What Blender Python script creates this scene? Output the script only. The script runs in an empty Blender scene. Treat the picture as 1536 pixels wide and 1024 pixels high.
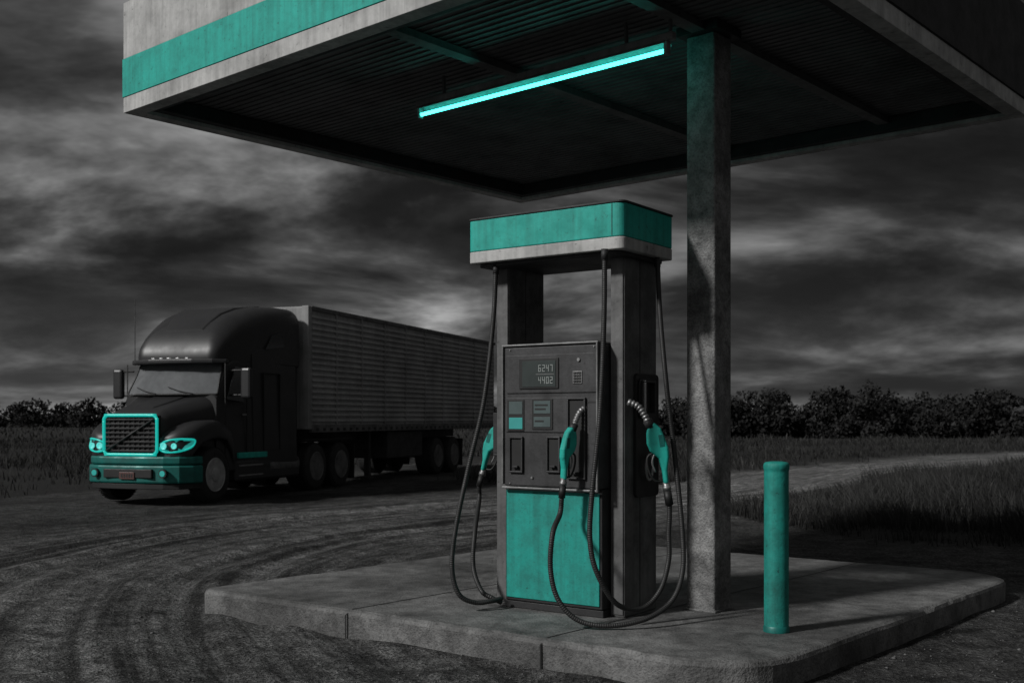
import bpy, bmesh, math, random
import numpy as np
from mathutils import Vector, Matrix
random.seed(4); rng=np.random.default_rng(7)
sc=bpy.context.scene
F=1640.0; HY=627.0; CX=768.0; CH=1.45
def W(px,py,d): return Vector(((px-CX)/F*d, d, CH+(HY-py)/F*d))
def G(px,py,z=0.0):
    d=F*(CH-z)/(py-HY); return Vector(((px-CX)/F*d,d,z))
# ---------------------------------------------------------------- materials
def newmat(name):
    m=bpy.data.materials.new(name); m.use_nodes=True
    nt=m.node_tree; b=nt.nodes['Principled BSDF']; return m,nt,b
def N(nt,t,**kw):
    n=nt.nodes.new(t)
    for k,v in kw.items(): setattr(n,k,v)
    return n
def ramp(nt,fac,stops):
    r=N(nt,'ShaderNodeValToRGB'); cr=r.color_ramp
    while len(cr.elements)<len(stops): cr.elements.new(0.5)
    for e,(p,c) in zip(cr.elements,stops):
        e.position=p; e.color=(c,c,c,1) if not hasattr(c,'__len__') else (*c,1)
    nt.links.new(fac,r.inputs[0]); return r.outputs[0]
def noise(nt,scale,detail=6,rough=.6,vec=None,dist=0):
    n=N(nt,'ShaderNodeTexNoise'); n.inputs['Scale'].default_value=scale
    n.inputs['Detail'].default_value=detail; n.inputs['Roughness'].default_value=rough
    n.inputs['Distortion'].default_value=dist
    if vec is not None: nt.links.new(vec,n.inputs['Vector'])
    return n.outputs['Fac']
def mapping(nt,sc_,coord='Object'):
    t=N(nt,'ShaderNodeTexCoord'); m=N(nt,'ShaderNodeMapping'); m.inputs['Scale'].default_value=sc_
    nt.links.new(t.outputs[coord],m.inputs['Vector']); return m.outputs[0]
def mixc(nt,fac,a,b,mode='MIX'):
    m=N(nt,'ShaderNodeMix',data_type='RGBA',blend_type=mode)
    for i,v in ((0,fac),(6,a),(7,b)):
        if isinstance(v,(int,float)): m.inputs[i].default_value=v
        elif isinstance(v,tuple): m.inputs[i].default_value=(*v,1) if len(v)==3 else v
        else: nt.links.new(v,m.inputs[i])
    return m.outputs[2]
def bump(nt,b,h,strength=.3,dist=.01):
    n=N(nt,'ShaderNodeBump'); n.inputs['Strength'].default_value=strength; n.inputs['Distance'].default_value=dist
    nt.links.new(h,n.inputs['Height']); nt.links.new(n.outputs[0],b.inputs['Normal'])
def worn(name,col,dark=.5,rough=.5,metal=0.0,scale=3,streak=True,bumpS=.25,spots=True,spotv=.45):
    m,nt,b=newmat(name)
    v=mapping(nt,(1,1,1)); n1=noise(nt,scale,4,.70,v)
    c=mixc(nt,1.0,tuple(col),ramp(nt,n1,[(.3,dark),(.62,1.0)]),'MULTIPLY')
    if streak:
        v2=mapping(nt,(11,11,.5)); n2=noise(nt,1.6,3,.65,v2)
        c=mixc(nt,1.0,c,ramp(nt,n2,[(.30,.74),(.58,1.0)]),'MULTIPLY')
    if spots or bumpS>.06: n3=noise(nt,scale*7,3,.8,v)
    if spots: c=mixc(nt,1.0,c,ramp(nt,n3,[(.29,spotv),(.36,.9),(.5,1.0)]),'MULTIPLY')
    nt.links.new(c,b.inputs['Base Color'])
    nt.links.new(ramp(nt,n1,[(.3,min(1,rough+.2)),(.7,rough)]),b.inputs['Roughness'])
    b.inputs['Metallic'].default_value=metal
    if bumpS>0.06: bump(nt,b,n3,bumpS,.006)
    return m
TEAL=(.012,.42,.345)
m_teal=worn('teal_paint',TEAL,.66,.55,0,3.4,spotv=.5)
m_tealpost=worn('teal_post_paint',(.009,.27,.225),.5,.6,0,5,spotv=.3,bumpS=.5)
m_tealpanel=worn('teal_panel',(.008,.31,.26),.62,.5,0,6,spotv=.4)
m_tealdark=worn('teal_bumper',(.006,.15,.13),.5,.4,.1,4,False,.05)
m_grey=worn('grey_metal',(.26,.26,.26),.55,.6,.0,2.5)
m_beam=worn('beam_metal',(.14,.14,.14),.55,.6,.0,2.5)
m_white=worn('weathered_white',(.50,.50,.49),.5,.65,0,2.2)
m_pillar=worn('pillar_metal',(.15,.15,.15),.36,.5,.2,3)
m_head=worn('pump_head_metal',(.058,.058,.060),.45,.48,.2,5)
m_frame=worn('pump_frame',(.26,.26,.26),.5,.45,.4,5)
m_dark=worn('dark_metal',(.03,.03,.031),.6,.5,.2,5,False)
m_black=worn('black_plastic',(.010,.010,.010),.7,.5,0,5,False,.05,False)
m_rubber=worn('hose_rubber',(.022,.022,.022),.6,.45,0,20,False,.05,False)
m_ceil=worn('canopy_ceiling',(.14,.14,.142),.45,.6,0,1.6,False,.05)
m_steel=worn('steel',(.35,.35,.35),.5,.35,.7,10,False,.05,False)
m_truck=worn('truck_paint',(.020,.020,.021),.8,.34,0,1,False,.0,False)
m_trail=worn('trailer_side',(.30,.30,.30),.55,.6,0,.8,True,.0,False)
m_traill=worn('trailer_rib',(.40,.40,.40),.55,.5,0,.8,True,.0,False)
m_tyre=worn('tyre',(.018,.018,.018),.7,.8,0,6,False,.05,False)
m_rim=worn('rim',(.42,.42,.42),.6,.4,.2,6,False,.05)
def plain(name,col,rough=.3,metal=0,emi=None,es=0):
    m,nt,b=newmat(name)
    c=mixc(nt,1.0,tuple(col),ramp(nt,noise(nt,8,2,.6,mapping(nt,(1,1,1))),[(.3,.8),(.7,1.0)]),'MULTIPLY')
    nt.links.new(c,b.inputs['Base Color'])
    b.inputs['Roughness'].default_value=rough; b.inputs['Metallic'].default_value=metal
    if emi:
        b.inputs['Emission Color'].default_value=(*emi,1); b.inputs['Emission Strength'].default_value=es
        if name!='neon_tube': m.cycles.emission_sampling='NONE'
    return m
m_glass=plain('dark_glass',(.03,.032,.034),.08)
m_wind=plain('windshield_glass',(.13,.135,.14),.10)
m_glow=plain('teal_led',(.02,.35,.30),.3,0,(.010,.66,.56),.50)
m_tube=plain('neon_tube',(.5,.9,.85),.3,0,(.045,.85,.70),7.0)
m_lens=plain('lamp_lens',(.05,.25,.23),.12,.0,(.02,.42,.37),.4)
m_lampin=plain('lamp_projector',(.2,.5,.47),.2,.2,(.12,.85,.78),.55)
m_marker=plain('marker_lamp',(.5,.5,.5),.3,0,(1,1,1),.12)
m_plate=plain('plate',(.10,.045,.04),.5)
m_plateT=plain('plate_text',(.02,.02,.02),.5)
m_screen=plain('lcd_screen',(.045,.055,.053),.2)
m_seg=plain('lcd_digit',(.26,.28,.27),.4,0,(.9,1,.97),.03)
m_tscreen=plain('teal_screen',(.05,.24,.23),.2,0,(.05,.42,.38),.22)
m_gscreen=plain('grey_screen',(.09,.12,.12),.2)
def concrete(name,col,sc1=.9,lo=.30,stain=.45):
    m,nt,b=newmat(name); v=mapping(nt,(1,1,1))
    n1=noise(nt,sc1,5,.70,v,.5); n2=noise(nt,sc1*7,4,.72,v); n3=noise(nt,60,2,.7,v)
    c=mixc(nt,1.0,tuple(col),ramp(nt,n1,[(.30,lo),(.47,.72),(.62,1.2)]),'MULTIPLY')
    c=mixc(nt,1.0,c,ramp(nt,n2,[(.32,stain),(.6,1.0)]),'MULTIPLY')
    c=mixc(nt,1.0,c,ramp(nt,n3,[(.32,.55),(.5,1.0)]),'MULTIPLY')
    nt.links.new(c,b.inputs['Base Color']); b.inputs['Roughness'].default_value=.72
    h=N(nt,'ShaderNodeMath',operation='ADD'); nt.links.new(n2,h.inputs[0]); nt.links.new(n3,h.inputs[1])
    bump(nt,b,h.outputs[0],.6,.015); return m
m_conc=concrete('island_concrete',(.175,.175,.173))
m_column=concrete('column_concrete',(.25,.25,.248),2.2,.30,.45)
# ---------------------------------------------------------------- mesh helpers
def link(o,parent=None):
    sc.collection.objects.link(o)
    if parent is not None: o.parent=parent
    return o
def empty(name,loc=(0,0,0),rz=0):
    e=bpy.data.objects.new(name,None); e.location=loc; e.rotation_euler=(0,0,rz); e.empty_display_size=.2
    return link(e)
def mesh(name,verts,faces,mat,parent=None,smooth=False,bevel=0,seg=2):
    me=bpy.data.meshes.new(name); me.from_pydata([tuple(v) for v in verts],[],faces)
    bm=bmesh.new(); bm.from_mesh(me); bmesh.ops.recalc_face_normals(bm,faces=bm.faces); bm.to_mesh(me); bm.free()
    me.materials.append(mat)
    if smooth:
        for p in me.polygons: p.use_smooth=True
    o=link(bpy.data.objects.new(name,me),parent)
    if bevel:
        md=o.modifiers.new('b','BEVEL'); md.width=bevel; md.segments=seg; md.limit_method='ANGLE'; md.angle_limit=math.radians(40)
    return o
BF=[(0,1,2,3),(4,7,6,5),(0,4,5,1),(1,5,6,2),(2,6,7,3),(3,7,4,0)]
def boxv(x0,x1,y0,y1,z0,z1): return [(x0,y0,z0),(x1,y0,z0),(x1,y1,z0),(x0,y1,z0),(x0,y0,z1),(x1,y0,z1),(x1,y1,z1),(x0,y1,z1)]
def box(name,parent,x0,x1,y0,y1,z0,z1,mat,bevel=.004):
    return mesh(name,boxv(x0,x1,y0,y1,z0,z1),BF,mat,parent,bevel=bevel)
def boxes(name,parent,lst,mat,bevel=0):
    V=[];Fc=[]
    for b in lst:
        k=len(V); V+=boxv(*b); Fc+=[tuple(i+k for i in f) for f in BF]
    return mesh(name,V,Fc,mat,parent,bevel=bevel)
def prism(name,parent,poly,z0,z1,mat,bevel=.004,axis='z'):
    n=len(poly)
    def mk(p,h):
        if axis=='z': return (p[0],p[1],h)
        if axis=='y': return (p[0],h,p[1])
        return (h,p[0],p[1])
    V=[mk(p,z0) for p in poly]+[mk(p,z1) for p in poly]
    Fc=[tuple(range(n)),tuple(range(2*n-1,n-1,-1))]+[(i,(i+1)%n,n+(i+1)%n,n+i) for i in range(n)]
    return mesh(name,V,Fc,mat,parent,bevel=bevel)
def catmull(pts,step):
    P=[np.array(p,float) for p in pts]; P=[2*P[0]-P[1]]+P+[2*P[-1]-P[-2]]; out=[]
    for i in range(1,len(P)-2):
        n=max(2,int(np.linalg.norm(P[i+1]-P[i])/step))
        for k in range(n):
            t=k/n; out.append(.5*((2*P[i])+(-P[i-1]+P[i+1])*t+(2*P[i-1]-5*P[i]+4*P[i+1]-P[i+2])*t*t+(-P[i-1]+3*P[i]-3*P[i+1]+P[i+2])*t**3))
    out.append(P[-2]); return out
def sweep(name,parent,pts,rad,mat,seg=10,step=.02,closed=False,ribs=None,smooth=True):
    if closed: pts=list(pts)+[pts[0]]
    C=catmull(pts,step) if step else [np.array(p,float) for p in pts]
    n=len(C); V=[];up=np.array([0.13,0.31,1.0])
    T=[C[min(i+1,n-1)]-C[max(i-1,0)] for i in range(n)]
    T=[t/(np.linalg.norm(t)+1e-9) for t in T]
    nrm=np.cross(T[0],up); nrm/=np.linalg.norm(nrm); s=0
    for i in range(n):
        nrm=nrm-T[i]*np.dot(nrm,T[i]); nrm/=np.linalg.norm(nrm); bn=np.cross(T[i],nrm)
        if i: s+=np.linalg.norm(C[i]-C[i-1])
        r=rad(i/(n-1)) if callable(rad) else rad
        if ribs: r*=1+ribs[1]*math.sin(2*math.pi*s/ribs[0])
        for k in range(seg):
            a=2*math.pi*k/seg; V.append(C[i]+r*(math.cos(a)*nrm+math.sin(a)*bn))
    Fc=[(i*seg+k,i*seg+(k+1)%seg,(i+1)*seg+(k+1)%seg,(i+1)*seg+k) for i in range(n-1) for k in range(seg)]
    Fc+=[tuple(range(seg)),tuple(range((n-1)*seg,n*seg))]
    return mesh(name,V,Fc,mat,parent,smooth=smooth)
def cyl(name,parent,p0,p1,r,mat,seg=24,bevel=0):
    return sweep(name,parent,[p0,p1],r,mat,seg,None,smooth=seg>12)
def lathe(name,parent,prof,center,axis,mat,seg=40,smooth=True):
    ax={'x':(1,2,0),'y':(0,2,1),'z':(0,1,2)}[axis]; V=[]
    for r,h in prof:
        for k in range(seg):
            a=2*math.pi*k/seg; v=[0,0,0]; v[ax[0]]=r*math.cos(a)+center[ax[0]]; v[ax[1]]=r*math.sin(a)+center[ax[1]]; v[ax[2]]=h+center[ax[2]]; V.append(v)
    n=len(prof); Fc=[(i*seg+k,i*seg+(k+1)%seg,(i+1)*seg+(k+1)%seg,(i+1)*seg+k) for i in range(n-1) for k in range(seg)]
    Fc+=[tuple(range(seg)),tuple(range((n-1)*seg,n*seg))]
    o=mesh(name,V,Fc,mat,parent,smooth=smooth)
    md=o.modifiers.new('e','EDGE_SPLIT'); md.split_angle=math.radians(40); return o
def rrect(y0,y1,z0,z1,r,n=5,rb=None):
    rb=r if rb is None else rb; out=[]
    for (cy,cz,a0,rr) in ((y1-r,z1-r,0,r),(y0+r,z1-r,90,r),(y0+rb,z0+rb,180,rb),(y1-rb,z0+rb,270,rb)):
        for k in range(n+1):
            a=math.radians(a0+90*k/n); out.append((cy+rr*math.cos(a),cz+rr*math.sin(a)))
    return out
def loft(name,parent,secs,mat,sub=1):
    V=[];n=len(secs[0][1])
    for x,p in secs: V+=[(x,a,b) for a,b in p]
    Fc=[(i*n+k,i*n+(k+1)%n,(i+1)*n+(k+1)%n,(i+1)*n+k) for i in range(len(secs)-1) for k in range(n)]
    Fc+=[tuple(range(n)),tuple(range((len(secs)-1)*n,len(secs)*n))]
    o=mesh(name,V,Fc,mat,parent,smooth=True)
    md=o.modifiers.new('e','EDGE_SPLIT'); md.split_angle=math.radians(38)
    return o
# ---------------------------------------------------------------- noise
_lat={}
def vn(x,y,s,seed=0):
    if seed not in _lat: _lat[seed]=np.random.default_rng(seed+50).random((256,256))
    L=_lat[seed]; x=np.asarray(x)*s; y=np.asarray(y)*s
    xi=np.floor(x).astype(int); yi=np.floor(y).astype(int); fx=x-xi; fy=y-yi
    fx=fx*fx*(3-2*fx); fy=fy*fy*(3-2*fy); a=xi%256; b=yi%256; a1=(xi+1)%256; b1=(yi+1)%256
    return (L[a,b]*(1-fx)+L[a1,b]*fx)*(1-fy)+(L[a,b1]*(1-fx)+L[a1,b1]*fx)*fy-.5
# ---------------------------------------------------------------- ground
path=[G(1900,664),G(1536,682),G(1380,694),G(1230,712),G(1100,734),G(900,754),G(700,770),G(500,790),G(330,815),G(180,855),G(105,910),G(85,985),G(110,1100),G(200,1300)]
path=[Vector((120,170,0))]+path
C=np.array(catmull(path,.25)); seglen=np.linalg.norm(np.diff(C,axis=0),axis=1); S=np.concatenate([[0],np.cumsum(seglen)])
Tn=np.gradient(C[:,:2],axis=0); Tn/=np.linalg.norm(Tn,axis=1)[:,None]
def pathinfo(x,y):
    x=np.asarray(x,float).ravel(); y=np.asarray(y,float).ravel(); d=np.empty_like(x); a=np.empty_like(x)
    for i in range(0,len(x),20000):
        dx=x[i:i+20000,None]-C[None,:,0]; dy=y[i:i+20000,None]-C[None,:,1]
        j=np.argmin(dx*dx+dy*dy,axis=1); r=np.arange(len(j))
        d[i:i+20000]=Tn[j,0]*dy[r,j]-Tn[j,1]*dx[r,j]; e=Tn[j,0]*dx[r,j]+Tn[j,1]*dy[r,j]
        far=np.abs(e)>.4; dd=np.sqrt(dx[r,j]**2+dy[r,j]**2)*np.sign(d[i:i+20000]+1e-9)
        d[i:i+20000]=np.where(far,dd,d[i:i+20000]); a[i:i+20000]=S[j]+e
    return d,a
def sstep(a,b,x): t=np.clip((x-a)/(b-a),0,1); return t*t*(3-2*t)
def grassmask(x,y,d):
    wob=vn(x,y,.35,3)*2.2+vn(x,y,1.3,4)*.8
    yb=np.interp(x,[-40,-9.5,-7.5,-4,1,3,4.2,6,40],[19.5,19.6,24,27,24,17,12.2,11.2,11.2])
    g=sstep(-.4,.8,y-yb+wob*.6)
    road=1-sstep(1.9,2.9,np.abs(d)+wob*.35)
    m=(x+5.1)*.314+(y-18.9)*.949; n=-(x+5.1)*.949+(y-18.9)*.314
    lane=(1-sstep(2.0,3.2,np.abs(n-1.1)+wob*.3))*(m<22)
    return g*(1-road)*(1-lane)
RUTS=((-1.35,.16,1),(-.95,.14,.8),(.75,.16,1),(1.2,.14,.7),(-2.0,.13,.6),(1.9,.15,.6),(.1,.12,.4))
def height(x,y,d,a):
    isl=np.exp(-(np.hypot(x-1,y-8.5)/5)**6)
    h=(vn(x,y,.25,5)*.05+vn(x,y,1.1,6)*.03)*(1-.75*isl)+vn(x,y,4,7)*.014
    near=np.exp(-(np.abs(d)/2.6)**4)
    rut=np.zeros_like(d)
    for o,w,s in RUTS:
        c=o+.12*np.sin(a*.45+o*3); rut-=s*.038*np.exp(-((d-c)/w)**2); rut+=s*.020*np.exp(-((d-c-.28)/.12)**2)
    return h+rut*near-.02
def axis(lo,hi,st,far):
    a=list(np.arange(lo,hi+1e-6,st)); g=st; p=a[-1]
    r=[]
    while p<far: g*=1.22; p+=g; r.append(p)
    l=[];g=st;p=a[0]
    while p>-far: g*=1.22; p-=g; l.append(p)
    return np.array(l[::-1]+a+r)
gx=axis(-9,10,.075,2500); gy=axis(3.2,20,.075,2500); gy=gy[gy>-60]
X,Y=np.meshgrid(gx,gy); x=X.ravel(); y=Y.ravel(); d,a=pathinfo(x,y)
gm=grassmask(x,y,d); z=height(x,y,d,a)*np.exp(-(np.hypot(x,y)/90)**2)
nx,ny=len(gx),len(gy)
me=bpy.data.meshes.new('ground'); me.vertices.add(nx*ny); me.vertices.foreach_set('co',np.stack([x,y,z],1).ravel())
ii,jj=np.meshgrid(np.arange(nx-1),np.arange(ny-1)); k=(jj*nx+ii).ravel(); q=np.stack([k,k+1,k+1+nx,k+nx],1)
me.loops.add(q.size); me.polygons.add(len(q)); me.loops.foreach_set('vertex_index',q.ravel()); me.polygons.foreach_set('loop_start',np.arange(0,q.size,4)); 
me.update(calc_edges=True); me.polygons.foreach_set('use_smooth',np.ones(len(q),bool))
at=me.attributes.new('grass','FLOAT','POINT'); at.data.foreach_set('value',gm.astype(np.float32))
at=me.attributes.new('path','FLOAT_VECTOR','POINT'); at.data.foreach_set('vector',np.stack([np.clip(d,-9,9),a,np.zeros_like(a)],1).astype(np.float32).ravel())
m,nt,b=newmat('dirt_ground')
ag=N(nt,'ShaderNodeAttribute',attribute_name='grass'); ap=N(nt,'ShaderNodeAttribute',attribute_name='path')
v=mapping(nt,(1,1,1))
n1=noise(nt,.35,3,.6,v); n2=noise(nt,4,4,.78,v,.3); n3=noise(nt,34,3,.8,v)
c=mixc(nt,ramp(nt,n1,[(.35,0.0),(.65,1.0)]),(.026,.026,.026),(.082,.082,.081))
mp=N(nt,'ShaderNodeMapping'); mp.inputs['Scale'].default_value=(3.8,.14,1); nt.links.new(ap.outputs['Vector'],mp.inputs[0])
st=noise(nt,1.0,4,.68,mp.outputs[0])
sx=N(nt,'ShaderNodeSeparateXYZ'); nt.links.new(ap.outputs['Vector'],sx.inputs[0])
ab=N(nt,'ShaderNodeMath',operation='ABSOLUTE'); nt.links.new(sx.outputs[0],ab.inputs[0])
mr=N(nt,'ShaderNodeMapRange'); nt.links.new(ab.outputs[0],mr.inputs[0]); mr.inputs[1].default_value=1.6; mr.inputs[2].default_value=3.8; mr.inputs[3].default_value=1; mr.inputs[4].default_value=0
mr2=N(nt,'ShaderNodeMapRange'); nt.links.new(sx.outputs[1],mr2.inputs[0])
aR=float(pathinfo([4.5],[23.0])[1][0]); aM=float(pathinfo([-3.3],[12.6])[1][0])
mr2.inputs[1].default_value=aR; mr2.inputs[2].default_value=aM; mr2.inputs[3].default_value=1.0; mr2.inputs[4].default_value=.42
sm=N(nt,'ShaderNodeMath',operation='MULTIPLY'); nt.links.new(ramp(nt,st,[(.42,0.0),(.60,1.0)]),sm.inputs[0]); nt.links.new(mr.outputs[0],sm.inputs[1])
mr3=N(nt,'ShaderNodeMapRange'); nt.links.new(sx.outputs[1],mr3.inputs[0]); mr3.inputs[1].default_value=aR-2; mr3.inputs[2].default_value=aR+10; mr3.inputs[3].default_value=.55; mr3.inputs[4].default_value=0
mx3=N(nt,'ShaderNodeMath',operation='MULTIPLY'); nt.links.new(mr3.outputs[0],mx3.inputs[0]); nt.links.new(mr.outputs[0],mx3.inputs[1])
smx=N(nt,'ShaderNodeMath',operation='MAXIMUM'); nt.links.new(sm.outputs[0],smx.inputs[0]); nt.links.new(mx3.outputs[0],smx.inputs[1])
sm2=N(nt,'ShaderNodeMath',operation='MULTIPLY'); nt.links.new(smx.outputs[0],sm2.inputs[0]); nt.links.new(mr2.outputs[0],sm2.inputs[1])
c=mixc(nt,sm2.outputs[0],c,(.31,.31,.308))
dk=N(nt,'ShaderNodeMath',operation='MULTIPLY'); nt.links.new(ramp(nt,st,[(.34,1.0),(.44,0.0)]),dk.inputs[0]); nt.links.new(mr.outputs[0],dk.inputs[1])
dk2=N(nt,'ShaderNodeMath',operation='MULTIPLY'); dk2.inputs[1].default_value=.7; nt.links.new(dk.outputs[0],dk2.inputs[0])
c=mixc(nt,dk2.outputs[0],c,(.022,.022,.022))
c=mixc(nt,1.0,c,ramp(nt,n2,[(.30,.22),(.52,.85),(.7,1.45)]),'MULTIPLY')
c=mixc(nt,1.0,c,ramp(nt,n3,[(.32,.22),(.5,.95),(.68,2.0)]),'MULTIPLY')
gc=mixc(nt,n2,(.012,.012,.012),(.045,.045,.044))
c=mixc(nt,ag.outputs['Fac'],c,gc)
nt.links.new(c,b.inputs['Base Color']); b.inputs['Roughness'].default_value=.95; b.inputs['Specular IOR Level'].default_value=.15
h=N(nt,'ShaderNodeMath',operation='MULTIPLY_ADD'); nt.links.new(n2,h.inputs[0]); h.inputs[1].default_value=2.0; nt.links.new(n3,h.inputs[2])
bump(nt,b,h.outputs[0],1.0,.045)
me.materials.append(m); link(bpy.data.objects.new('ground',me))

def rawmesh(name,V,Q,mat,col=None,nv=4):
    me=bpy.data.meshes.new(name); V=np.asarray(V,np.float32); Q=np.asarray(Q)
    me.vertices.add(len(V)); me.vertices.foreach_set('co',V.ravel())
    me.loops.add(Q.size); me.polygons.add(len(Q)); me.loops.foreach_set('vertex_index',Q.ravel().astype(np.int32)); me.polygons.foreach_set('loop_start',np.arange(0,Q.size,nv,dtype=np.int32))
    me.update(calc_edges=True)
    if col is not None:
        at=me.attributes.new('tone','FLOAT','POINT'); at.data.foreach_set('value',np.asarray(col,np.float32))
    me.materials.append(mat); return link(bpy.data.objects.new(name,me))
def tonemat(name,lo,hi):
    m,nt,b=newmat(name); at=N(nt,'ShaderNodeAttribute',attribute_name='tone')
    c=mixc(nt,at.outputs['Fac'],lo,hi); nt.links.new(c,b.inputs['Base Color']); b.inputs['Roughness'].default_value=.9; b.inputs['Specular IOR Level'].default_value=.1
    return m
# grass
def grass(n,xr,yr,hmin,hmax,wd,power=1.0,tall=0):
    x=rng.uniform(*xr,n); y=yr[0]+(yr[1]-yr[0])*rng.random(n)**power
    d,a=pathinfo(x,y); g=grassmask(x,y,d); cl=vn(x,y,.45,11)*1.2+vn(x,y,1.7,12)*.7
    vis=np.abs(x/y)<.62
    keep=(rng.random(n)<g*np.clip(.65+cl*1.5,.03,1))&vis
    x,y,cl=x[keep],y[keep],cl[keep]; d,a=pathinfo(x,y); z=height(x,y,d,a)*np.exp(-(np.hypot(x,y)/90)**2); n=len(x)
    h=rng.uniform(hmin,hmax,n)*np.clip(1+cl*1.2,.35,1.8); th=rng.uniform(0,6.283,n); w=wd*rng.uniform(.6,1.4,n)*(1+y/60)
    if tall: h*=1+tall*sstep(4.8,8.0,x)
    lean=rng.uniform(.1,.9,n)*h; la=rng.uniform(0,6.283,n)*.6+.2
    dx,dy=np.cos(th)*w,np.sin(th)*w; lx,ly=np.cos(la)*lean,np.sin(la)*lean
    p0=np.stack([x-dx,y-dy,z-.02],1); p1=np.stack([x+dx,y+dy,z-.02],1)
    q0=np.stack([x-dx*.7+lx*.35,y-dy*.7+ly*.35,z+h*.6],1); q1=np.stack([x+dx*.7+lx*.35,y+dy*.7+ly*.35,z+h*.6],1)
    r0=np.stack([x+lx-dx*.1,y+ly-dy*.1,z+h],1); r1=np.stack([x+lx+dx*.1,y+ly+dy*.1,z+h],1)
    V=np.stack([p0,p1,q0,q1,r0,r1],1).reshape(-1,3); k=np.arange(n)*6
    Q=np.concatenate([np.stack([k,k+1,k+3,k+2],1),np.stack([k+2,k+3,k+5,k+4],1)])
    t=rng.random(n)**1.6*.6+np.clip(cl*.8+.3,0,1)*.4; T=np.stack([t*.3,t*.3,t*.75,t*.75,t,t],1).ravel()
    return V,Q,T
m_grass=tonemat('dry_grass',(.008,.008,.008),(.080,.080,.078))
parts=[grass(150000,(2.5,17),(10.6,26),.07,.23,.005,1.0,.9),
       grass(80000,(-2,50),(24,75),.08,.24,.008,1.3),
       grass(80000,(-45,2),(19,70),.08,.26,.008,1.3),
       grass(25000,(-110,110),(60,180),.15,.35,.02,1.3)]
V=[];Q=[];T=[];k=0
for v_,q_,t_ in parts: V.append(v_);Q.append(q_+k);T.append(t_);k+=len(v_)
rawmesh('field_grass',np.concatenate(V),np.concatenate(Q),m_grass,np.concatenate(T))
# gravel
n=9000; x=rng.uniform(-7,6,n); y=3.6+rng.random(n)**1.4*10; s=rng.uniform(.003,.010,n)*(1+(rng.random(n)>.98)*1.3)
d,a=pathinfo(x,y); z=height(x,y,d,a)
ico=np.array([(0,0,1),(.9,0,.1),(0.2,.9,0),(-.8,.3,.1),(-.3,-.9,0),(.1,.1,-1)])
fi=np.array([(0,1,2),(0,2,3),(0,3,4),(0,4,1),(5,2,1),(5,3,2),(5,4,3),(5,1,4)])
th=rng.uniform(0,6.28,n); cs,sn=np.cos(th),np.sin(th); jit=rng.uniform(.7,1.3,(n,6,1))
P=ico[None]*jit*s[:,None,None]; P=np.stack([P[...,0]*cs[:,None]-P[...,1]*sn[:,None],P[...,0]*sn[:,None]+P[...,1]*cs[:,None],P[...,2]*.6],2)+np.stack([x,y,z+s*.2],1)[:,None]
rawmesh('gravel',P.reshape(-1,3),(fi[None]+np.arange(n)[:,None,None]*6).reshape(-1,3),tonemat('gravel',(.03,.03,.03),(.15,.15,.15)),np.repeat(rng.random(n),6),3)
# trees
def trees(name,specs,leaf,nl,mat):
    V=[];Q=[];T=[];k=0
    for (tx,ty,H,R) in specs:
        nb=rng.integers(10,16); bx=rng.normal(0,R*.40,nb); by=rng.normal(0,R*.40,nb); bz=rng.uniform(.18,.84,nb)*H
        bx=np.clip(bx,-R,R); bz-= (np.hypot(bx,by)/R)**2*H*.15
        br=rng.uniform(.26,.46,nb)*R*(1.1-.45*bz/H)+.15
        per=nl//nb
        for i in range(nb):
            u=rng.normal(size=(per,3)); u/=np.linalg.norm(u,axis=1)[:,None]; rr=br[i]*rng.uniform(.3,1.15,per)**.6
            c=np.stack([tx+bx[i]+u[:,0]*rr,ty+by[i]+u[:,1]*rr,np.maximum(.1,bz[i]+u[:,2]*rr*.85)],1)
            a1=rng.normal(size=(per,3)); a1/=np.linalg.norm(a1,axis=1)[:,None]; a2=np.cross(a1,rng.normal(size=(per,3))); a2/=np.linalg.norm(a2,axis=1)[:,None]
            s=leaf*rng.uniform(.5,1.3,per)[:,None]
            V.append(np.stack([c-a1*s,c+a2*s*.6,c+a1*s,c-a2*s*.6],1).reshape(-1,3)); Q.append(np.arange(per*4).reshape(-1,4)+k); k+=per*4
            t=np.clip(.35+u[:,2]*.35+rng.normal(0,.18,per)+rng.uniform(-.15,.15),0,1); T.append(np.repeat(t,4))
        for (ex,ey,ez,w) in [(0,0,H*.75,.13)]+[(bx[i],by[i],bz[i],.05) for i in range(min(nb,6))]:
            sx_,sy_,sz_=(tx,ty,0) if w>.1 else (tx,ty,H*.2)
            ring=[]
            for (cx,cy,cz,r) in ((sx_,sy_,sz_,w),(tx+ex,ty+ey,ez,w*.3)):
                ring+=[(cx+r,cy,cz),(cx,cy+r,cz),(cx-r,cy,cz),(cx,cy-r,cz)]
            V.append(np.array(ring)); Q.append(np.array([(j,(j+1)%4,4+(j+1)%4,4+j) for j in range(4)])+k); k+=8; T.append(np.full(8,.1))
    return rawmesh(name,np.concatenate(V),np.concatenate(Q),mat,np.concatenate(T))
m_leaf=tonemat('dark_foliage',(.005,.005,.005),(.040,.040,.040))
sp=[]
for xx in np.arange(4,75,1.6):
    dd=84+rng.normal(0,3)+max(0,xx-30)*.15; px=CX+xx/dd*F
    top=np.interp(px,[980,1100,1190,1240,1290,1330,1400,1460,1536,2200],[602,582,575,563,566,590,586,578,574,572])+rng.normal(0,4)
    H=1.45+(HY-top)/F*dd; sp.append((xx+rng.normal(0,.5),dd,H,rng.uniform(1.8,2.8)))
for xx in np.arange(4,75,1.2): sp.append((xx+rng.normal(0,.5),81+rng.normal(0,1.5),rng.uniform(1.5,2.6),rng.uniform(1.2,1.8)))
trees('distant_tree_line',sp,.16,1400,m_leaf)
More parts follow.
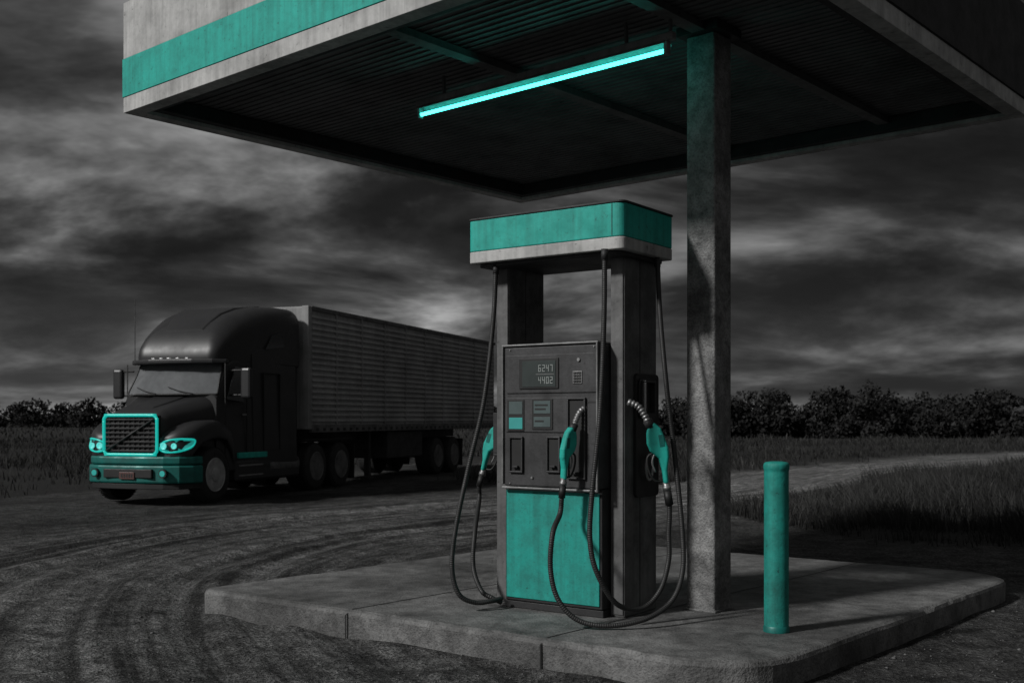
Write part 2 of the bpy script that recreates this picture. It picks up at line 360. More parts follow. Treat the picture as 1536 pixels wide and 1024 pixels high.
sp=[(xx+rng.normal(0,1),180+rng.normal(0,5),rng.uniform(3.4,5.0),rng.uniform(2.8,4.4)) for xx in np.arange(-110,20,2.4)]
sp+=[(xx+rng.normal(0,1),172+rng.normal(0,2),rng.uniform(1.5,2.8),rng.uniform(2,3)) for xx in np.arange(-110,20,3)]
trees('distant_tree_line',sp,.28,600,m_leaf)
# ---------------------------------------------------------------- island
L_,F_,R_=G(300,882,.15),G(1132,1005,.15),G(1532,862,.15); B_=L_+R_-F_
def roundpoly(P,rs,n=10):
    out=[]
    for i,p in enumerate(P):
        a=P[i-1]; c=P[(i+1)%len(P)]; r=rs[i]; u=(a-p).normalized(); w=(c-p).normalized()
        p0=p+u*r; p1=p+w*r
        for k in range(n+1):
            t=k/n; out.append((1-t)**2*p0+2*t*(1-t)*p+t*t*p1)
    return out
pl=roundpoly([L_,F_,R_,B_],[.10,.62,.55,.1]); 
isl=empty('concrete_island')
dn=[]
for i,p in enumerate(pl):
    q=pl[(i+1)%len(pl)]; ns=max(1,int((q-p).length/.05))
    for k in range(ns): dn.append(p.lerp(q,k/ns))
pl=dn; n_=len(pl); cen=sum(pl,Vector())/n_
V=[];
for li,(off,zz) in enumerate(((0,-.12),(0,.118),(.012,.139),(.038,.15))):
    for p in pl:
        dirv=(cen-p); dirv.z=0; dirv.normalize()
        wv=float(vn(p.x,p.y,7,21))*.016+float(vn(p.x,p.y,2,22))*.014 if li else 0
        ch=max(0,float(vn(p.x,p.y,6,23))-.28)*.2 if li>=2 else 0
        q=p+dirv*(off+wv+ch); V.append((q.x,q.y,zz-(ch*.3 if li==2 else 0)))
Fc=[(i*n_+k,i*n_+(k+1)%n_,(i+1)*n_+(k+1)%n_,(i+1)*n_+k) for i in range(3) for k in range(n_)]+[tuple(range(3*n_,4*n_))]
mesh('slab',V,Fc,m_conc,isl,smooth=False)
m_joint=worn('joint',(.012,.012,.012),.7,.9,0,5,False,.05,False)
fd=(F_-L_); bd=(B_-L_)
for i,tpx in enumerate((520,812)):
    best=min(np.linspace(0,1,400),key=lambda t:abs(CX+F*(L_+fd*t).x/(L_+fd*t).y-tpx)); p=L_+fd*best; bn_=bd.normalized(); s=fd.normalized()*.006
    pts=[p+bn_*.05+(bd.length-.15)*bn_*k/24 for k in range(25)]
    V=[];
    for k,pt in enumerate(pts):
        jx=fd.normalized()*float(vn(k*.7,i*3,1,31))*.014
        V+=[tuple((pt-s+jx).xy)+(.1525,),tuple((pt+s+jx).xy)+(.1525,)]
    mesh('joint_%d'%i,V,[(2*k,2*k+1,2*k+3,2*k+2) for k in range(24)],m_joint,isl)
    o=-bn_*.012
    mesh('kerb_joint_%d'%i,[tuple((p-s+o).xy)+(-.05,),tuple((p+s+o).xy)+(-.05,),tuple((p+s+o).xy)+(.118,),tuple((p-s+o).xy)+(.118,),tuple((p+s+bn_*.05).xy)+(.1527,),tuple((p-s+bn_*.05).xy)+(.1527,)],[(0,1,2,3),(3,2,4,5)],m_joint,isl)
# ---------------------------------------------------------------- canopy
H0=3.95
def GH(px,py,z): 
    d=F*(z-CH)/(HY-py); return Vector(((px-CX)/F*d,d,z))
ang=math.radians(41.2)
Lc=GH(185,170,H0); Bc=GH(780,305,H0); LEN_B=(Bc-Lc).length; LEN_A=5.55
can=empty('gas_station_canopy',(Lc.x,Lc.y,0),-ang)
A,Bq=LEN_A,LEN_B; t=.13
def frame(nm,z0,z1,mat,e=0,tt=t):
    boxes(nm,can,[(-e,A+e,-e,tt,z0,z1),(-e,A+e,Bq-tt,Bq+e,z0,z1),(-e,tt,tt+.0,Bq-tt,z0,z1),(A-tt,A+e,tt,Bq-tt,z0,z1)],mat,.004)
frame('fascia_lower',H0,H0+.125,m_white)
frame('fascia_upper',H0+.44,H0+.90,m_white)
boxes('fascia_teal_band',can,[(-.006,A+.0,-.006,t,H0+.127,H0+.438),(-.006,t,t+.002,Bq-t,H0+.127,H0+.438)],m_teal,.003)
m_fgrey=worn('fascia_grey',(.12,.12,.12),.5,.6,0,2)
boxes('fascia_side_band',can,[(A-t,A-.002,t+.002,Bq,H0+.127,H0+.438),(0,A-t-.002,Bq-t,Bq-.002,H0+.127,H0+.438)],m_fgrey,.003)
box('fascia_side_cladding',can,A+.001,A+.012,0,Bq,H0+.13,H0+.9,m_dark)
box('roof_deck',can,t,A-t,t,Bq-t,H0+.60,H0+.66,m_dark)
zc=H0+.16
box('ceiling',can,t,A-t,t,Bq-t,zc,zc+.03,m_ceil,0)
lst=[];yy=t+.02
while yy<Bq-t-.05: lst.append((t,A-t,yy,yy+.020,zc-.010,zc)); yy+=.075
boxes('ceiling_ribs',can,lst,m_ceil)
boxes('perimeter_beam',can,[(t+.002,A-t-.002,t+.002,t+.09,H0+.03,zc-.016),(t+.002,A-t-.002,Bq-t-.09,Bq-t-.002,H0+.03,zc-.016),(t+.002,t+.09,t+.092,Bq-t-.092,H0+.03,zc-.016),(A-t-.09,A-t-.002,t+.092,Bq-t-.092,H0+.03,zc-.016)],m_dark,.003)
can_inv=(Matrix.Translation((Lc.x,Lc.y,0))@Matrix.Rotation(-ang,4,'Z')).inverted()
b1=can_inv@GH(790,118,zc-.05); b2=can_inv@GH(1180,110,zc-.05)
for i,bb in enumerate((b1,b2)):
    box('ceiling_beam_%d'%i,can,bb.x-.04,bb.x+.04,t+.1,Bq-t-.1,zc-.060,zc-.012,m_beam,.004)
    box('beam_flange_%d'%i,can,bb.x-.052,bb.x+.052,t+.1,Bq-t-.1,zc-.070,zc-.061,m_beam,.002)
p0=can_inv@GH(628,172,3.84); p1=can_inv@GH(1000,80,3.84); ym=(p0.y+p1.y)/2
box('lamp_housing',can,p0.x-.04,p1.x+.08,ym-.030,ym+.030,3.905,3.955,m_grey,.01)
mesh('lamp_reflector',[(p0.x-.03,ym-.050,3.883),(p1.x+.03,ym-.050,3.883),(p1.x+.03,ym-.031,3.905),(p0.x-.03,ym-.031,3.905),(p1.x+.03,ym+.031,3.905),(p0.x-.03,ym+.031,3.905),(p1.x+.03,ym+.050,3.883),(p0.x-.03,ym+.050,3.883)],[(0,1,2,3),(3,2,4,5),(5,4,6,7)],m_grey,can).modifiers.new('s','SOLIDIFY').thickness=.004
cyl('neon_tube',can,(p0.x,ym,3.845),(p1.x,ym,3.845),.0135,m_tube,20)
for i,xx in enumerate((p0.x-.03,p1.x+.01)): box('tube_socket_%d'%i,can,xx,xx+.028,ym-.025,ym+.025,3.815,3.903,m_grey,.006)
for i,xx in enumerate((p0.x+.25,p1.x-.3,p1.x+.05)): box('lamp_hanger_%d'%i,can,xx-.010,xx+.010,ym-.010,ym+.010,3.956,zc-.010,m_beam,.002)
Wc=.22; cc=can_inv@Vector((1.353,7.30,0))
box('column',can,cc.x-Wc,cc.x,cc.y,cc.y+Wc,.151,zc-.075,m_column,.012)
box('column_head_plate',can,cc.x-Wc-.05,cc.x+.05,cc.y-.05,cc.y+Wc+.05,zc-.073,zc-.0112,m_dark,.003)
box('column_base_plate',can,cc.x-Wc-.012,cc.x+.012,cc.y-.012,cc.y+Wc+.012,.1505,.165,m_column,.004)
# ---------------------------------------------------------------- fuel pump
pa=math.radians(35.5); PO=Vector((.733,7.11,.15)); pump=empty('fuel_pump',PO,-pa)
PM=Matrix.Translation(PO)@Matrix.Rotation(-pa,4,'Z'); PI=PM.inverted()
def PL(px,py,d): return PI@W(px,py,d)
u=Vector((math.cos(pa),-math.sin(pa))); vv=Vector((math.sin(pa),math.cos(pa)))
def onfront(px,py,t_):
    bx,by=PO.x+vv.x*t_,PO.y+vv.y*t_; r=(px-CX)/F; s=(by*r-bx)/(u.x-r*u.y); dpt=by+s*u.y
    return s,CH+(HY-py)/F*dpt-.15
def onside(px,py,s_):
    bx,by=PO.x+u.x*s_,PO.y+u.y*s_; r=(px-CX)/F; t_=(by*r-bx)/(vv.x-r*vv.y); dpt=by+t_*vv.y
    return t_,CH+(HY-py)/F*dpt-.15
ZC=2.37
box('pillar_right',pump,-.11,0,0,.44,0,ZC,m_pillar,.012)
box('pillar_left',pump,-1.033,-.925,0,.44,0,ZC,m_pillar,.012)
boxes('pillar_seams',pump,[(-.0005,.002,.20,.206,.02,ZC-.02),(-.926,-.9235,.20,.206,1.85,ZC-.02)],m_black)
box('pillar_right_trim',pump,-.10,-.01,-.008,-.001,.02,ZC-.02,m_pillar,.002)
box('pillar_left_trim',pump,-1.025,-.933,-.008,-.001,.02,ZC-.02,m_pillar,.002)
box('cabinet_core',pump,-.924,-.111,.02,.42,.0,1.79,m_head,.01)
box('base_plinth',pump,-.90,-.1115,-.085,.018,0,.05,m_dark,.006)
box('lower_cabinet',pump,-.885,-.1115,-.098,.018,.052,.835,m_dark,.01)
box('teal_door',pump,-.872,-.128,-.108,-.099,.075,.81,m_tealpanel,.006)
HT=-.153; hx0,hx1=-.878,-.111
box('head_body',pump,hx0+.012,hx1-.002,HT+.012,.018,.838,1.785,m_head,.012)
boxes('head_frame',pump,[(hx0,hx1,HT-.002,.015,1.787,1.80),(hx0,hx0+.011,HT-.002,.015,.85,1.786),(hx1-.0125,hx1,HT-.006,HT+.011,.83,1.786),(hx0,hx1,HT-.002,HT+.02,.822,.836)],m_frame,.004)
def fbox(nm,x0,y0,x1,y1,t0,t1,mat,bev=.003):
    s0,z1=onfront(x0,y0,HT); s1,z0=onfront(x1,y1,HT)
    sa,za=onfront(x0,y1,HT); sb,zb=onfront(x1,y0,HT)
    zt=(z1+zb)/2; zb_=(z0+za)/2
    return box(nm,pump,s0,s1,t0,t1,zb_,zt,mat,bev),(s0,s1,zb_,zt)
HP=HT+.012
fbox('upper_panel',759,531,894,589,HP-.008,HP-.001,m_head,.006)
fbox('mid_panel',758,596,850,648,HP-.008,HP-.001,m_head,.006)
boxes('panel_gap',pump,[(hx0+.02,hx1-.02,HP-.002,HP-.0003,1.40,1.409)],m_black)
_,r=fbox('display_bezel',779,537,838,583,HP-.016,HP-.009,m_black,.006)
_,r=fbox('display_screen',784,541,834,580,HP-.019,HP-.0165,m_screen,.002)
def seg7(nm,x0,z0,w,h,txt):
    t_=h*.10; S7={'0':'abcdef','1':'bc','2':'abged','3':'abgcd','4':'fgbc','5':'afgcd','6':'afgedc','7':'abc','8':'abcdefg','9':'abcdfg'}
    L=[]; cw=w/len(txt)
    for i,ch in enumerate(txt):
        a=x0+i*cw; b=a+cw*.68; m_=z0+h/2
        D={'a':(a,b,z0+h-t_,z0+h),'g':(a,b,m_-t_/2,m_+t_/2),'d':(a,b,z0,z0+t_),'f':(a,a+t_,m_,z0+h),'b':(b-t_,b,m_,z0+h),'e':(a,a+t_,z0,m_),'c':(b-t_,b,z0,m_)}
        for k in S7.get(ch,''):
            q=D[k]; j=len(L)*.00002; L.append((q[0],q[1],HP-.0222-j,HP-.0205,q[2],q[3]))
    boxes(nm,pump,L,m_seg)
s0,s1,z0,z1=r; w_=s1-s0;h_=z1-z0
boxes('display_divider',pump,[(s0+w_*.42,s1-w_*.04,HP-.0204,HP-.0192,z0+h_*.47,z0+h_*.49)],m_frame)
seg7('digits_upper',s0+w_*.50,z0+h_*.58,w_*.46,h_*.26,'6247'); seg7('digits_lower',s0+w_*.50,z0+h_*.12,w_*.46,h_*.26,'4402')
_,r=fbox('keypad_bezel',859,556,873,575,HP-.014,HP-.009,m_frame,.003); s0,s1,z0,z1=r
boxes('keypad_keys',pump,[(s0+(s1-s0)*(.12+.28*i),s0+(s1-s0)*(.34+.28*i),HP-.018,HP-.0145,z0+(z1-z0)*(.1+.22*j),z0+(z1-z0)*(.25+.22*j)) for i in range(3) for j in range(4)],m_black)
s_,z_=onfront(868,539,HT); lathe('lock',pump,[(.011,-.006),(.011,.004),(.004,.004),(.004,0)],(s_,HP-.012,z_),'y',m_steel,20)
fbox('card_screen_bezel',761,599,786,646,HP-.014,HP-.009,m_black,.004); fbox('card_screen',764,602,784,621,HP-.017,HP-.0145,m_gscreen,.002); fbox('price_screen',764,626,784,643,HP-.017,HP-.0145,m_tscreen,.002)
fbox('grade_screen_bezel',798,598,829,644,HP-.014,HP-.009,m_black,.004); fbox('grade_screen',801,601,826,620,HP-.017,HP-.0145,m_gscreen,.002); fbox('grade_screen_lower',801,625,826,640,HP-.017,HP-.0145,m_gscreen,.002)
for j,yy in enumerate((606,612,630)): fbox('grade_labels_%d'%j,803,yy,822-j*3,yy+2.5,HP-.019,HP-.0172,m_black,0)
def holster(nm,x0,y0,x1,y1):
    s0,zt=onfront(x0,y0,HT); s1,zb=onfront(x1,y1,HT); w=.012
    boxes(nm+'_rim',pump,[(s0-w,s0,HP-.02,HP-.001,zb,zt),(s1,s1+w,HP-.02,HP-.001,zb,zt),(s0-w,s1+w,HP-.02,HP-.001,zt+.0005,zt+w),(s0-w,s1+w,HP-.02,HP-.001,zb-w,zb-.0005)],m_head,.003)
    box(nm,pump,s0,s1,HP-.006,HP-.001,zb,zt,m_black,.001)
    box(nm+'_hook',pump,s0+(s1-s0)*.25,s1-(s1-s0)*.25,HP-.03,HP-.007,zb+.02,zb+.035,m_dark,.003)
holster('holster_a',766,657,782,706); holster('holster_b',822,657,838,706); holster('holster_c',853,599,876,716)
s_,z_=onfront(797,716,HT); lathe('door_lock',pump,[(.008,-.004),(.008,.004)],(s_,HP-.006,z_),'y',m_steel,16)
for i,(a_,b_) in enumerate(((764,525),(890,519),(764,724),(890,728))):
    s_,z_=onfront(a_,b_,HT); lathe('screw_%d'%i,pump,[(.005,-.003),(.005,.003)],(s_,HP-.004,z_),'y',m_steel,10)
def capring(nm,z0,z1,e,mat,bev=.006):
    pts=roundpoly([Vector((-1.128-e,-.20-e,0)),Vector((.103+e,-.20-e,0)),Vector((.103+e,.484+e,0)),Vector((-1.128-e,.484+e,0))],[.03,.06,.03,.03],8)
    return prism(nm,pump,[(p.x,p.y) for p in pts],z0,z1,mat,bev)
capring('cap_lower_band',2.372,2.450,0,m_white); capring('cap_teal_band',2.452,2.665,-.001,m_teal); capring('cap_top_trim',2.667,2.680,.005,m_dark,.003)
capring('cap_underside',2.345,2.371,-.05,m_dark)
box('cap_panel_seam',pump,.0192,.0222,-.2025,-.1985,2.46,2.66,m_black,0)
# --- nozzles
def nozzle(tag,M):
    ob=[]
    body=[(-.020,.085),(.012,.095),(.040,.060),(.050,.020),(.062,-.040),(.058,-.085),(.040,-.150),(.036,-.215),(.010,-.215),(.012,-.150),(.006,-.085),(-.030,-.045),(-.040,-.005),(-.034,.045)]
    body=[(-p[0],p[1]) for p in body]
    o=prism(tag+'_body',pump,body,-.022,.022,m_teal,.014,'y'); o.modifiers['b'].segments=4; ob.append(o)
    ob.append(sweep(tag+'_spout_collar',pump,[(0.005,0,.07),(.02,0,.11)],.024,m_dark,16,None))
    ob.append(sweep(tag+'_spout',pump,[(.015,0,.09),(.03,0,.14),(.055,0,.185),(.10,0,.215)],.016,m_steel,14,.004,ribs=(.018,.16)))
    ob.append(sweep(tag+'_trigger_guard',pump,[(.0,0,-.05),(.045,0,-.07),(.052,0,-.13),(.03,0,-.19),(-.015,0,-.20)],.006,m_black,8,.01))
    ob.append(sweep(tag+'_trigger',pump,[(.01,0,-.06),(.028,0,-.10),(.02,0,-.15)],.005,m_steel,8,.01))
    ob.append(sweep(tag+'_swivel',pump,[(-.023,0,-.205),(-.023,0,-.265)],.017,m_steel,16,None))
    ob.append(sweep(tag+'_swivel_nut',pump,[(-.023,0,-.225),(-.023,0,-.245)],.022,m_steel,8,None))
    ob.append(sweep(tag+'_hose_sleeve',pump,[(-.023,0,-.25),(-.023,0,-.32)],.020,m_black,16,None))
    ob.append(prism(tag+'_label',pump,[(-.02,-.03),(-.045,-.03),(-.045,.03),(-.02,.03)],-.0235,.0235,m_tealdark,.001,'y'))
    for o in ob: o.matrix_basis=M
    return M@Vector((-.023,0,-.32))
hs0,hz1=onside(950,560,0.0); hs1,hz0=onside(984,742,0.0)
holo=rrect(hs0,min(hs1,.43),hz0,hz1,.03,5)
prism('side_holster_plate',pump,holo,.001,.022,m_black,.004,'x')
prism('side_holster_bezel',pump,[(a_,b_) for a_,b_ in rrect(hs0+.03,min(hs1,.43)-.06,hz1-.30,hz1-.03,.03,5)],.0225,.035,m_dark,.004,'x')
boxes('side_holster_cup',pump,[(.0355,.075,hs0+.04,hs0+.055,hz1-.26,hz1-.06),(.0355,.075,hs0+.165,hs0+.18,hz1-.26,hz1-.06),(.0355,.075,hs0+.04,hs0+.18,hz1-.058,hz1-.045)],m_dark,.004)
q=PL(982,662,7.02)
M1=Matrix.Translation(q)@Matrix.Rotation(math.radians(-148),4,'Z')@Matrix.Rotation(math.radians(9),4,'Y')@Matrix.Scale(1.30,4)
e1=nozzle('nozzle_right',M1)
t_,z_=onside(970,700,.03)
sweep('side_hook_ring',pump,[(.05,t_+.045*math.cos(k),z_+.085*math.sin(k)) for k in np.linspace(0,6.28,12)[:-1]],.009,m_steel,10,.01,closed=True)
s_,z_=onfront(857,664,HT-.07)
M2=Matrix.Translation((s_,HT-.085,z_))@Matrix.Rotation(math.radians(74),4,'Z')@Matrix.Rotation(math.radians(3),4,'Y')@Matrix.Rotation(math.radians(5),4,'X')@Matrix.Scale(1.12,4)
e2=nozzle('nozzle_front',M2)
box('left_holster_plate',pump,-1.056,-1.034,.08,.30,.78,1.42,m_black,.004)
boxes('left_holster_cup',pump,[(-1.14,-1.057,.10,.115,1.05,1.34),(-1.14,-1.057,.225,.24,1.05,1.34),(-1.14,-1.057,.10,.24,1.03,1.048)],m_dark,.004)
M3=Matrix.Translation((-1.225,.235,1.145))@Matrix.Rotation(math.radians(10),4,'Z')@Matrix.Rotation(math.radians(16),4,'Y')@Matrix.Scale(1.15,4)
e3=nozzle('nozzle_left',M3)
R=.0165; ribs=(.014,.09)
def hose(nm,pts): sweep(nm,pump,pts,R,m_rubber,10,.0035,ribs=ribs)
p=lambda a,b,d: tuple(PL(a,b,d))
hose('hose_right',[p(907,374,6.86),p(906,480,6.83),p(900,620,6.78),p(888,740,6.75),p(885,810,6.74),p(896,860,6.74),p(925,905,6.80),p(962,912,6.90),p(990,885,6.97),p(1003,840,7.00),p(1003,800,7.01),tuple(e1+Vector((0,0,-.08))),tuple(e1)])
hose('hose_front',[p(986,385,7.30),p(990,470,7.2),p(1000,580,7.12),p(1013,690,7.05),p(1023,790,7.0),p(1024,855,6.95),p(1008,900,6.88),p(970,927,6.76),p(915,938,6.72),p(868,930,6.74),p(838,900,6.76),p(826,855,6.78),p(829,800,6.80),tuple(e2+Vector((0,-.02,-.10))),tuple(e2)])
hose('hose_left',[p(744,396,7.55),p(740,480,7.52),p(726,600,7.45),p(703,700,7.4),p(684,790,7.36),p(678,850,7.34),p(688,890,7.34),p(712,903,7.37),p(736,901,7.41)]+[p(752,897,7.48)])
hose('hose_left_return',[tuple(e3),tuple(e3+Vector((0,0,-.10))),p(712,800,7.70),p(710,850,7.60),p(722,885,7.50),p(738,896,7.46),p(752,903,7.48)])
for i,pt in enumerate((p(907,374,6.86),p(986,385,7.30),p(744,396,7.55))):
    q=Vector(pt); cyl('hose_fitting_%d'%i,pump,(q.x,q.y,q.z-.07),(q.x,q.y,2.36),.022,m_dark,16)
# ---------------------------------------------------------------- bollard
bp=G(1169,950,.15); bol=empty('bollard',(bp.x,bp.y+.074,.15))
lathe('post',bol,[(.074,0),(.074,.97),(.0745,.985),(.078,.992),(.078,1.015),(.075,1.024),(.066,1.032),(.04,1.037),(.012,1.038)],(0,0,0),'z',m_tealpost,48)
lathe('base_ring',bol,[(.079,0.001),(.079,.03),(.0745,.038)],(0,0,0),'z',m_tealdark,48)
# ---------------------------------------------------------------- truck
dv=Vector((.314,.949)); trk=empty('semi_truck',(-5.1,18.9,0),math.atan2(dv.y,dv.x)); c=1.1
def sec(x,w,z0,z1,r,cc_=c,rb=.04,n=6): return (x,rrect(cc_-w,cc_+w,z0,z1,r,n,rb))
loft('hood',trk,[sec(-.80,.50,.78,1.45,.10),sec(-.76,.55,.74,1.53,.16),sec(-.62,.61,.7,1.60,.22),sec(-.4,.68,.7,1.66,.26),sec(-.15,.76,.7,1.72,.28),sec(.1,.85,.7,1.79,.28),sec(.32,.94,.7,1.87,.26)],m_truck)
loft('hood_ridge',trk,[sec(-.78,.16,1.40,1.49,.03),sec(-.5,.22,1.5,1.655,.04),sec(0,.30,1.6,1.785,.04),sec(.3,.36,1.7,1.885,.04)],m_truck)
for i,(y0,sg) in enumerate(((0,1),(2.2,-1))):
    def fs(x,a,b_,z0,z1,r=.12):
        ya,yb=(y0+sg*a,y0+sg*b_); return (x,rrect(min(ya,yb),max(ya,yb),z0,z1,r,5,.04))
    loft('fender_%d'%i,trk,[fs(-.82,.34,.66,.80,1.12,.08),fs(-.74,.20,.68,.78,1.22),fs(-.60,.08,.7,.80,1.30,.16),fs(-.42,.02,.72,1.0,1.37,.16),fs(-.2,0,.74,1.07,1.41,.16),fs(.1,0,.78,1.09,1.42,.16),fs(.35,.02,.8,1.05,1.38,.16),fs(.55,.05,.8,.86,1.28,.16),fs(.66,.08,.8,.62,1.12,.14)],m_truck)
    hl=[(-.79,.60,1.00),(-.82,.45,1.07),(-.78,.28,1.10),(-.66,.13,1.10),(-.56,.06,1.08),(-.62,.08,.97),(-.74,.22,.90),(-.82,.42,.88),(-.82,.56,.92)]
    P=[(x_+(-.012),y0+sg*(y_-.012),z_) for x_,y_,z_ in hl]
    sweep('headlamp_rim_%d'%i,trk,P,.015,m_glow,8,.03,closed=True)
    cenv=np.mean(np.array(P),axis=0)
    mesh('headlamp_lens_%d'%i,P+[tuple(cenv+np.array([-.03,-.02*sg,0]))],[(k,(k+1)%len(P),len(P)) for k in range(len(P))],m_lens,trk,smooth=True)
    for j,(fy,rr_) in enumerate(((.46,.058),(.28,.05))):
        cx0=-.85 if j==0 else -.815
        lathe('headlamp_projector_%d_%d'%(i,j),trk,[(rr_,-.012),(rr_,-.03),(rr_*.8,-.03),(rr_*.7,-.012),(rr_*.25,-.008)],(cx0,y0+sg*fy,.985),'x',m_lampin,20)
def cs(x,wb,wt,z0,z1,r):
    p=rrect(c-wb,c+wb,z0,z1,r,6,.04); out=[]
    for a_,b_ in p:
        k=max(0,(b_-1.8)/1.9); k=min(k,1); out.append((c+(a_-c)*(1-(1-wt/wb)*k/(max(.01,min(1,(z1-1.8)/1.9)))) if z1>1.85 else a_,b_))
    return (x,out)
loft('cab',trk,[cs(.22,.94,.9,.5,1.86,.10),cs(.30,.99,.88,.5,1.95,.08),cs(.62,1.01,.87,.5,2.46,.10),cs(.8,1.02,.92,.5,2.56,.12),cs(1.35,1.03,.96,.5,2.6,.12)],m_truck)
loft('sleeper',trk,[cs(1.30,1.03,.98,.5,2.72,.12),cs(1.5,1.045,.99,.5,2.8,.12),cs(2.85,1.05,1.0,.5,3.0,.12)],m_truck)
def rf(x,w,z0,z1,r): return (x,rrect(c-w,c+w,z0,z1,r,7,.05))
loft('roof_fairing',trk,[rf(.34,.70,2.45,2.58,.06),rf(.38,.80,2.45,2.70,.14),rf(.46,.85,2.45,2.85,.24),rf(.60,.89,2.45,3.02,.33),rf(.80,.92,2.45,3.19,.40),rf(1.05,.95,2.45,3.35,.44),rf(1.4,.98,2.45,3.48,.46),rf(1.9,1.0,2.45,3.57,.44),rf(2.5,1.02,2.45,3.62,.38),rf(2.98,1.02,2.45,3.62,.34)],m_truck)
loft('roof_scoop',trk,[rf(.62,.40,2.8,3.06,.04),rf(.82,.45,3.0,3.23,.04),rf(1.05,.5,3.2,3.385,.04),rf(1.4,.56,3.4,3.51,.04),rf(2.2,.6,3.5,3.615,.04)],m_truck)
vis=[(.46,.10),(.30,.30),(.19,.65),(.15,1.1),(.19,1.55),(.30,1.9),(.46,2.10)]
prism('sun_visor',trk,vis+[(.62,2.05),(.5,1.1),(.62,.15)],2.42,2.50,m_truck,.02)
for i,y_ in enumerate((.75,.93,1.1,1.27,1.45)): box('marker_lamp_%d'%i,trk,.145+abs(y_-1.1)*.12,.20,y_-.03,y_+.03,2.502,2.522,m_marker,.008)
def grid(nm,fn,nu,nv,mat):
    V=[fn(i/nu,j/nv) for j in range(nv+1) for i in range(nu+1)]
    return mesh(nm,V,[(j*(nu+1)+i,j*(nu+1)+i+1,(j+1)*(nu+1)+i+1,(j+1)*(nu+1)+i) for j in range(nv) for i in range(nu)],mat,trk,smooth=True)
def ws(u_,v_):
    wdt=.93*(1-v_)+.84*v_; yy=(u_*2-1); return (.24+.30*v_-.16*(1-yy*yy)+.03,c+yy*wdt,1.87+.60*v_)
grid('windshield',ws,16,6,m_wind)
sweep('windshield_frame',trk,[ws(u_,0) for u_ in np.linspace(0,1,9)]+[ws(1,.5)]+[ws(u_,1) for u_ in np.linspace(1,0,9)]+[ws(0,.5)],.018,m_black,8,.04,closed=True)
for i,a0 in enumerate((.22,.62)):
    sweep('wiper_%d'%i,trk,[np.array(ws(a0,.02))+[-.03,0,0],np.array(ws(a0+.14,.10))+[-.03,0,0],np.array(ws(a0+.28,.22))+[-.03,0,0]],.008,m_black,6,.1)
for i,(yf,sg) in enumerate(((c-1.015,-1),(c+1.015,1))):
    def side(nm,poly,mat,off=.012,bev=.006):
        return prism(nm,trk,poly,yf,yf+sg*(off+.012),mat,bev,'y')
    side('door_window_%d'%i,[(.42,1.78),(.98,1.74),(.98,2.36),(.70,2.38)],m_glass,.0)
    side('sleeper_window_%d'%i,[(1.72,2.74),(2.42,2.82),(2.30,3.10),(1.95,3.02)],m_glass,-.004)
    L=[]
    ya,yb=sorted((yf+sg*.002,yf+sg*.020))
    for xx in (.36,1.06): L.append((xx,xx+.012,ya,yb,.72,2.42))
    for xx in (1.62,2.20): L.append((xx,xx+.012,ya-.016,yb+.016,.85,2.3))
    L.append((.374,1.058,ya,yb,.72,.732)); L.append((1.634,2.198,ya-.016,yb+.016,2.29,2.3)); L.append((1.634,2.198,ya-.016,yb+.016,.85,.86))
    boxes('door_seams_%d'%i,trk,L,m_black)
    box('door_handle_%d'%i,trk,.92,1.02,min(yf,yf+sg*.04),max(yf,yf+sg*.04),1.50,1.53,m_steel,.005)
    ya,yb=sorted((yf+sg*.03,yf-sg*.25))
    box('side_skirt_%d'%i,trk,.70,2.98,ya,yb,.30,.70,m_truck,.05)
    ya,yb=sorted((yf+sg*.034,yf-sg*.2))
    box('step_panel_%d'%i,trk,.78,1.75,ya,yb,.725,.83,m_teal,.012)
    boxes('steps_%d'%i,trk,[(.78,1.6,ya,yb,.40,.43),(.78,1.6,ya,yb,.58,.61)],m_steel,.006)
    cyl('fuel_tank_%d'%i,trk,(1.85,yf-sg*.2,.55),(2.95,yf-sg*.2,.55),.24,m_pillar,28)
    mx,my=(.52,-.26) if i==0 else (.42,2.36)
    box('mirror_%d'%i,trk,mx-.05,mx+.06,my-.10,my+.10,1.80,2.34,m_truck,.04)
    box('mirror_glass_%d'%i,trk,mx+.061,mx+.066,my-.08,my+.08,1.85,2.29,m_glass,.002)
    for j,zz in enumerate((1.86,2.30)): cyl('mirror_arm_%d_%d'%(i,j),trk,(mx,my,zz),(mx+.05,yf-sg*.05,zz),.018,m_black,10)
    cyl('exhaust_%d'%i,trk,(3.05,c+sg*.85,.6),(3.05,c+sg*.85,3.2),.07,m_dark,18)
gz0,gz1=.84,1.50; gy0,gy1=c-.53,c+.53
box('grille_back',trk,-.86,-.78,gy0,gy1,gz0,gz1,m_black,.01)
boxes('grille_slats',trk,[(-.895,-.862,gy0+.03,gy1-.03,gz0+.05+.075*k,gz0+.078+.075*k) for k in range(8)],m_dark,.004)
boxes('grille_mesh',trk,[(-.885,-.863,gy0+.06+.1*k,gy0+.068+.1*k,gz0+.03,gz1-.03) for k in range(10)],m_dark)
sweep('grille_diagonal',trk,[(-.905,gy1-.05,gz0+.06),(-.905,gy0+.05,gz1-.06)],.018,m_dark,8,None)
gr=rrect(gy0,gy1,gz0,gz1,.09,5); sweep('grille_led_frame',trk,[(-.895,a_,b_) for a_,b_ in gr],.026,m_glow,10,.03,closed=True)
out=[(-.42,-.01),(-.62,.05),(-.80,.2),(-.90,.45),(-.95,.8),(-.965,1.1),(-.95,1.4),(-.90,1.75),(-.80,2.0),(-.62,2.15),(-.42,2.21)]
inn=[(x_+.16,y_*.86+c*.14) for x_,y_ in out][::-1]
prism('bumper',trk,out+inn,.36,.66,m_tealdark,.03)
